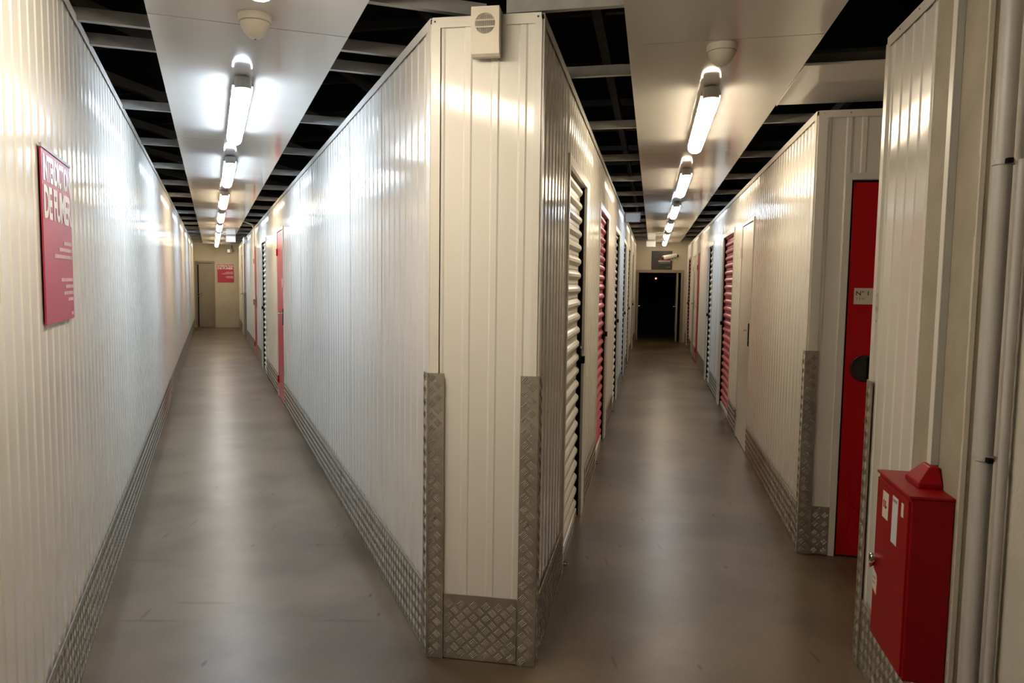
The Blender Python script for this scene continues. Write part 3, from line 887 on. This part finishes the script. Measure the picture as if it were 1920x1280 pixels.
pw, ph = 0.475, 0.545
root = link('poster', None, None, WEL.at(0.18, -0.001, 1.365), WEL.rot)
tag(root, 'small distant crimson no-smoking poster beside the taupe end door', 'poster', 'no-smoking posters')
part('board', MB().box(0, pw, -0.005, 0.0, 0, ph), 'poster_red', root)
part('lettering', text_mb('INTERDICTION', pw - 0.03, 0.06, 0.0008, 0.035, 0.92), 'ink_white', root, (0.015, -0.0052, ph - 0.075))
part('lettering', text_mb('DE FUMER', pw - 0.03, 0.065, 0.0008, 0.035, 0.92), 'ink_white', root, (0.015, -0.0052, ph - 0.15))
m = MB()
for i, (x, z) in enumerate(((0.26, 0.31), (0.20, 0.28), (0.13, 0.255), (0.26, 0.18), (0.23, 0.155), (0.28, 0.13))):
    words(m, x, pw - 0.02, z, 0.017, 40 + i)
part('small_print', m, 'ink_pink', root, (0, -0.0052, 0), kind='stuff')

pw, ph = 0.51, 0.475
root = link('poster', None, None, WER.at(-0.035, -0.001, 1.823), WER.rot)
tag(root, 'charcoal poster with red and white lines above the dark doorway', 'poster')
part('board', MB().box(0, pw, -0.006, 0.0, 0, ph), 'poster_dark', root)
part('small_print', words(MB(), 0.20, 0.49, 0.245, 0.035, 60), 'ink_red', root, (0, -0.0062, 0), kind='stuff')
part('small_print', words(MB(), 0.17, 0.47, 0.205, 0.026, 61), 'ink_white', root, (0, -0.0062, 0), kind='stuff')
part('small_print', words(MB(), 0.19, 0.47, 0.165, 0.024, 62), 'ink_grey', root, (0, -0.0062, 0), kind='stuff')
part('small_print', words(MB(), 0.38, 0.48, 0.06, 0.012, 63), 'ink_grey', root, (0, -0.0062, 0), kind='stuff')

# ------------------------------------------------------------------ fire box (near right)
BU0, BU1, BZ0, BZ1 = 2.292, 2.602, 0.36, 0.902
bw, bd, bh = BU1 - BU0, V_RW - 0.728, BZ1 - BZ0
root = link('fire_box', None, None, WR.at(-BU1, -bd, BZ0), WR.rot)       # x: 0 far edge .. bw near edge, y: 0 front .. bd wall
tag(root, 'red enamelled fire box with stickers and a peaked hood on the concrete column', 'fire box')
part('body', MB().box(0, bw, 0.006, bd - 0.001, 0, bh), 'firebox', root, bevel=0.004)
part('door', MB().box(0.008, bw - 0.008, 0.0, 0.008, 0.01, bh - 0.016), 'firebox', root, bevel=0.002)
part('lid', MB().box(-0.003, bw + 0.003, -0.001, bd - 0.001, bh - 0.004, bh + 0.004), 'firebox', root, bevel=0.002)
# peaked hood on the lid, against the wall
hx0, hx1, hy0, hy1 = BU1 - 2.505, BU1 - 2.385, 0.050, bd - 0.002
hm = MB().add([(hx0, hy0, bh + 0.003), (hx1, hy0, bh + 0.003), (hx1, hy1, bh + 0.003), (hx0, hy1, bh + 0.003),
               (hx0, hy0, bh + 0.018), (hx1, hy0, bh + 0.018), (hx1, hy1, bh + 0.018), (hx0, hy1, bh + 0.018),
               (hx0 + 0.035, hy1 - 0.03, bh + 0.066), (hx1 - 0.022, hy1 - 0.03, bh + 0.066), (hx1 - 0.022, hy1 - 0.004, bh + 0.066), (hx0 + 0.035, hy1 - 0.004, bh + 0.066)],
              [(0, 3, 2, 1), (0, 1, 5, 4), (1, 2, 6, 5), (2, 3, 7, 6), (3, 0, 4, 7), (4, 5, 9, 8), (5, 6, 10, 9), (6, 7, 11, 10), (7, 4, 8, 11), (8, 9, 10, 11)])
part('hood', hm, 'firebox', root, bevel=0.004)
def ux(u): return BU1 - u
fst = part('instruction_sticker', MB().box(ux(2.53), ux(2.475), -0.0013, 0.0, 0.415, 0.498), 'paper', root, label='cream sticker with a red symbol')
m = MB().box(ux(2.522), ux(2.513), -0.0018, -0.0012, 0.448, 0.472); m.box(ux(2.506), ux(2.497), -0.0018, -0.0012, 0.446, 0.472); m.box(ux(2.509), ux(2.487), -0.0018, -0.0012, 0.450, 0.457)
part('symbol', m, 'ink_red', fst)
bst = part('check_list_sticker', MB().box(ux(2.435), ux(2.385), -0.0013, 0.0, 0.366, 0.508), 'bluepaper', root, label='pale blue paper strip')
part('small_print', words(MB(), ux(2.43), ux(2.39), 0.492, 0.008, 71), 'ink_grey', bst, (0, -0.001, 0))
part('small_sticker', MB().box(ux(2.355), ux(2.337), -0.0013, 0.0, 0.468, 0.508), 'paper', root)
lk = part('lock', MB().lathe([(0.013, -0.016), (0.015, -0.012), (0.015, 0.0)], 20, 'y', (0.022, 0, 0.262)), 'chrome', root, smooth=True, label='small chrome lock')
part('keyhole', MB().box(0.0205, 0.0235, -0.0167, -0.0155, 0.256, 0.268), 'black', lk)
ts = MB().prism([(0.012, 0.165), (0.052, 0.150), (0.055, 0.198), (0.046, 0.214), (0.012, 0.224)], 'y', -0.0022, 0.0)
tsp = part('torn_sticker', ts, 'paper', root, label='curled paper sticker with torn edge')
part('small_print', words(MB(), 0.016, 0.046, 0.196, 0.006, 72).box(0.016, 0.04, -0.0012, 0, 0.18, 0.185), 'ink_grey', tsp, (0, -0.0016, 0))
part('finger_tab', MB().add([(0.0, 0, 0.238), (-0.012, -0.008, 0.230), (0.012, -0.012, 0.224), (0.014, 0, 0.246), (0.0, 0.004, 0.228)], [(0, 1, 2, 3), (0, 4, 1), (1, 4, 2), (2, 4, 3), (3, 4, 0)]), 'firebox', root)

root = link('cable_trunking', None, None, WR.at(-2.45, -0.001, BZ1 + 0.066), WR.rot)
tag(root, 'white vertical cable trunking running up from the fire box hood', 'cable trunking')
part('channel', MB().box(-0.017, 0.017, -0.018, 0.0, 0, 1.9), 'pvc', root)
part('cover_strip', MB().box(-0.016, 0.016, -0.0215, -0.0185, 0, 1.9), 'white', root, bevel=0.001)

# pipes on the painted wall
def pipe(u, r, y, label, z0, z1, clamps):
    root = link('wall_pipe', None, None, WR.at(-u, 0, z0), WR.rot)
    tag(root, label, 'pipe', 'grey wall pipes')
    part('pipe_tube', MB().tube([(0, y, 0), (0, y, z1 - z0)], r, 20), 'pvc', root, smooth=True)
    for z in clamps:
        c = part('clamp', MB().lathe([(r + 0.001, z - z0 - 0.007), (r + 0.0035, z - z0 - 0.006), (r + 0.0035, z - z0 + 0.006), (r + 0.001, z - z0 + 0.007)], 20, 'z', (0, y, 0)), 'pvc', root, smooth=True)
        part('clamp_screw', MB().box(r, r + 0.02, y - 0.006, y + 0.006, z - z0 - 0.006, z - z0 + 0.006), 'black', c)
        part('clamp_stem', MB().tube([(0, y + r, z - z0), (0, 0.022, z - z0)], 0.005, 8), 'chrome', c)
pipe(2.085, 0.020, -0.020, 'thick grey vertical pipe with clamps on the painted concrete wall', 0.0, 2.95, (1.80, 1.07))
pipe(2.035, 0.011, 0.002, 'thin grey vertical pipe running beside the thick clamped one', 0.0, 1.80, ())

# ------------------------------------------------------------------ speakers, cameras, boxes
def horn(fr, u, side_y, z, label):
    root = link('horn_speaker', None, None, fr.at(u, side_y, z), fr.rot)
    tag(root, label, 'speaker')
    part('bracket', MB().box(-0.015, 0.015, -0.05, 0.022, 0.03, 0.06), 'white', root)
    m = MB()
    # flared rectangular horn opening towards the corridor entrance
    a = [(-0.26, -0.20, -0.02), (-0.26, 0.02, -0.02), (-0.26, 0.02, 0.12), (-0.26, -0.20, 0.12)]
    b = [(0.02, -0.10, 0.02), (0.02, -0.03, 0.02), (0.02, -0.03, 0.08), (0.02, -0.10, 0.08)]
    m.add(a + b, [(0, 1, 5, 4), (1, 2, 6, 5), (2, 3, 7, 6), (3, 0, 4, 7), (4, 5, 6, 7)])
    part('flare', m, 'grey', root)
    part('mouth', MB().box(-0.24, -0.235, -0.19, 0.01, -0.012, 0.112), 'pvc', root)
    part('driver', MB().lathe([(0.03, 0.02), (0.038, 0.03), (0.038, 0.08), (0.025, 0.09)], 18, 'z', (0.05, -0.065, 0)), 'grey', root, smooth=True)
horn(WBR, 11.15, -0.035, 2.365, 'grey horn speaker bracketed to the central block above the fourth shutter')
root = link('wall_sounder', None, None, WBL.at(-17.9, -0.0125, 2.36), WBL.rot)
tag(root, 'round white sounder high on the central block past the conduit', 'alarm sounder')
part('dish', MB().lathe([(0.05, -0.09), (0.075, -0.075), (0.08, -0.04), (0.06, 0.0)], 24, 'y'), 'white', root, smooth=True)
part('lens', MB().lathe([(0.03, -0.105), (0.045, -0.09), (0.045, -0.08)], 20, 'y'), 'ivory', root, smooth=True)

def exit_box(fr, u, v, label):
    root = link('emergency_light_box', None, None, fr.at(u, -v, Z_CEIL - 0.001), fr.rot)
    tag(root, label, 'emergency light', 'emergency light boxes')
    part('body', MB().box(-0.05, 0.05, -0.11, 0.11, -0.16, 0.0), 'white', root, bevel=0.008)
    part('lens', MB().box(-0.056, -0.049, -0.098, 0.098, -0.145, -0.03), 'exitlamp', root, bevel=0.002)
    return root
exit_box(CL, 18.6, 0.45, 'white emergency light box hanging in the cool-lit corridor')
exit_box(CR, 18.4, -0.06, 'white emergency light box hanging in the shutter corridor')

def bullet_cam(base, rot, d, label):
    root = link('security_camera', None, None, base, rot)
    tag(root, label, 'security camera')
    part('wall_mount', MB().lathe([(0.035, -0.02), (0.035, 0.0)], 18, 'y'), 'white', root, smooth=True)
    part('arm', MB().tube([(0, -0.01, 0), (d * 0.07, -0.12, 0.0), (d * 0.10, -0.13, 0.04)], 0.012, 8), 'white', root, smooth=True)
    body = part('body', MB().tube([(d * 0.0, -0.10, 0.11), (d * 0.26, -0.28, 0.05)], 0.045, 16), 'white', root, smooth=True)
    part('sun_shield', MB().tube([(d * -0.03, -0.09, 0.125), (d * 0.29, -0.30, 0.062)], 0.047, 16), 'white', body, smooth=True)
    part('lens', MB().tube([(d * 0.255, -0.277, 0.05), (d * 0.305, -0.311, 0.038)], 0.03, 14), 'dark', body, smooth=True)
bullet_cam(WER.at(0.53, 0, 2.06), WER.rot, -1, 'white bullet security camera over the dark doorway')
o = root = link('dome_camera', None, None, WER.at(0.60, 0, 2.17), WER.rot)
tag(root, 'small dark dome camera high on the wall beside the charcoal poster', 'security camera')
part('mount', MB().lathe([(0.04, -0.03), (0.045, 0.0)], 18, 'y'), 'white', root, smooth=True)
part('dome', MB().lathe([(0.008, -0.085), (0.026, -0.075), (0.036, -0.05), (0.037, -0.03)], 18, 'y'), 'dark', root, smooth=True)
root = link('wall_flood_light', None, None, WEL.at(0.55, 0, 2.26), WEL.rot)
tag(root, 'small square floodlight on a drop rod above the distant crimson poster', 'floodlight')
part('drop_rod', MB().tube([(0.05, -0.05, 0.24), (0.05, -0.05, 0.10), (0.02, -0.06, 0.08)], 0.008, 8), 'black', root, smooth=True)
part('housing', MB().box(-0.09, 0.06, -0.10, -0.03, 0.0, 0.12), 'grey', root, bevel=0.008)
part('lens', MB().box(-0.075, 0.0, -0.105, -0.099, 0.015, 0.105), 'exitlamp', root)
part('arm', MB().tube([(0.06, -0.05, 0.06), (0.13, -0.04, 0.06), (0.13, 0.0, 0.06)], 0.01, 8), 'grey', root, smooth=True)

# conduit to the switch, left corridor
root = link('wire_conduit', None, None, WBL.at(-14.75, -0.0125, 1.05), WBL.rot)
tag(root, 'thin white conduit dropping from the ceiling to a switch on the block wall', 'conduit')
pts = [(0, -0.012, 0.06), (0, -0.012, 1.36)] + [(0.10 - 0.10 * math.cos(a), -0.012 - 0.04 * math.sin(a), 1.36 + 0.09 * math.sin(a)) for a in (0.4, 0.8, 1.2, 1.57)] + [(0.65, -0.22, 1.455)]
part('conduit_tube', MB().tube(pts, 0.012, 8), 'white', root, smooth=True)
part('switch_box', MB().box(-0.035, 0.035, -0.05, 0.0, -0.05, 0.06), 'grey', root, bevel=0.006)
part('switch_rocker', MB().box(-0.018, 0.018, -0.056, -0.05, -0.02, 0.03), 'white', root, bevel=0.002)
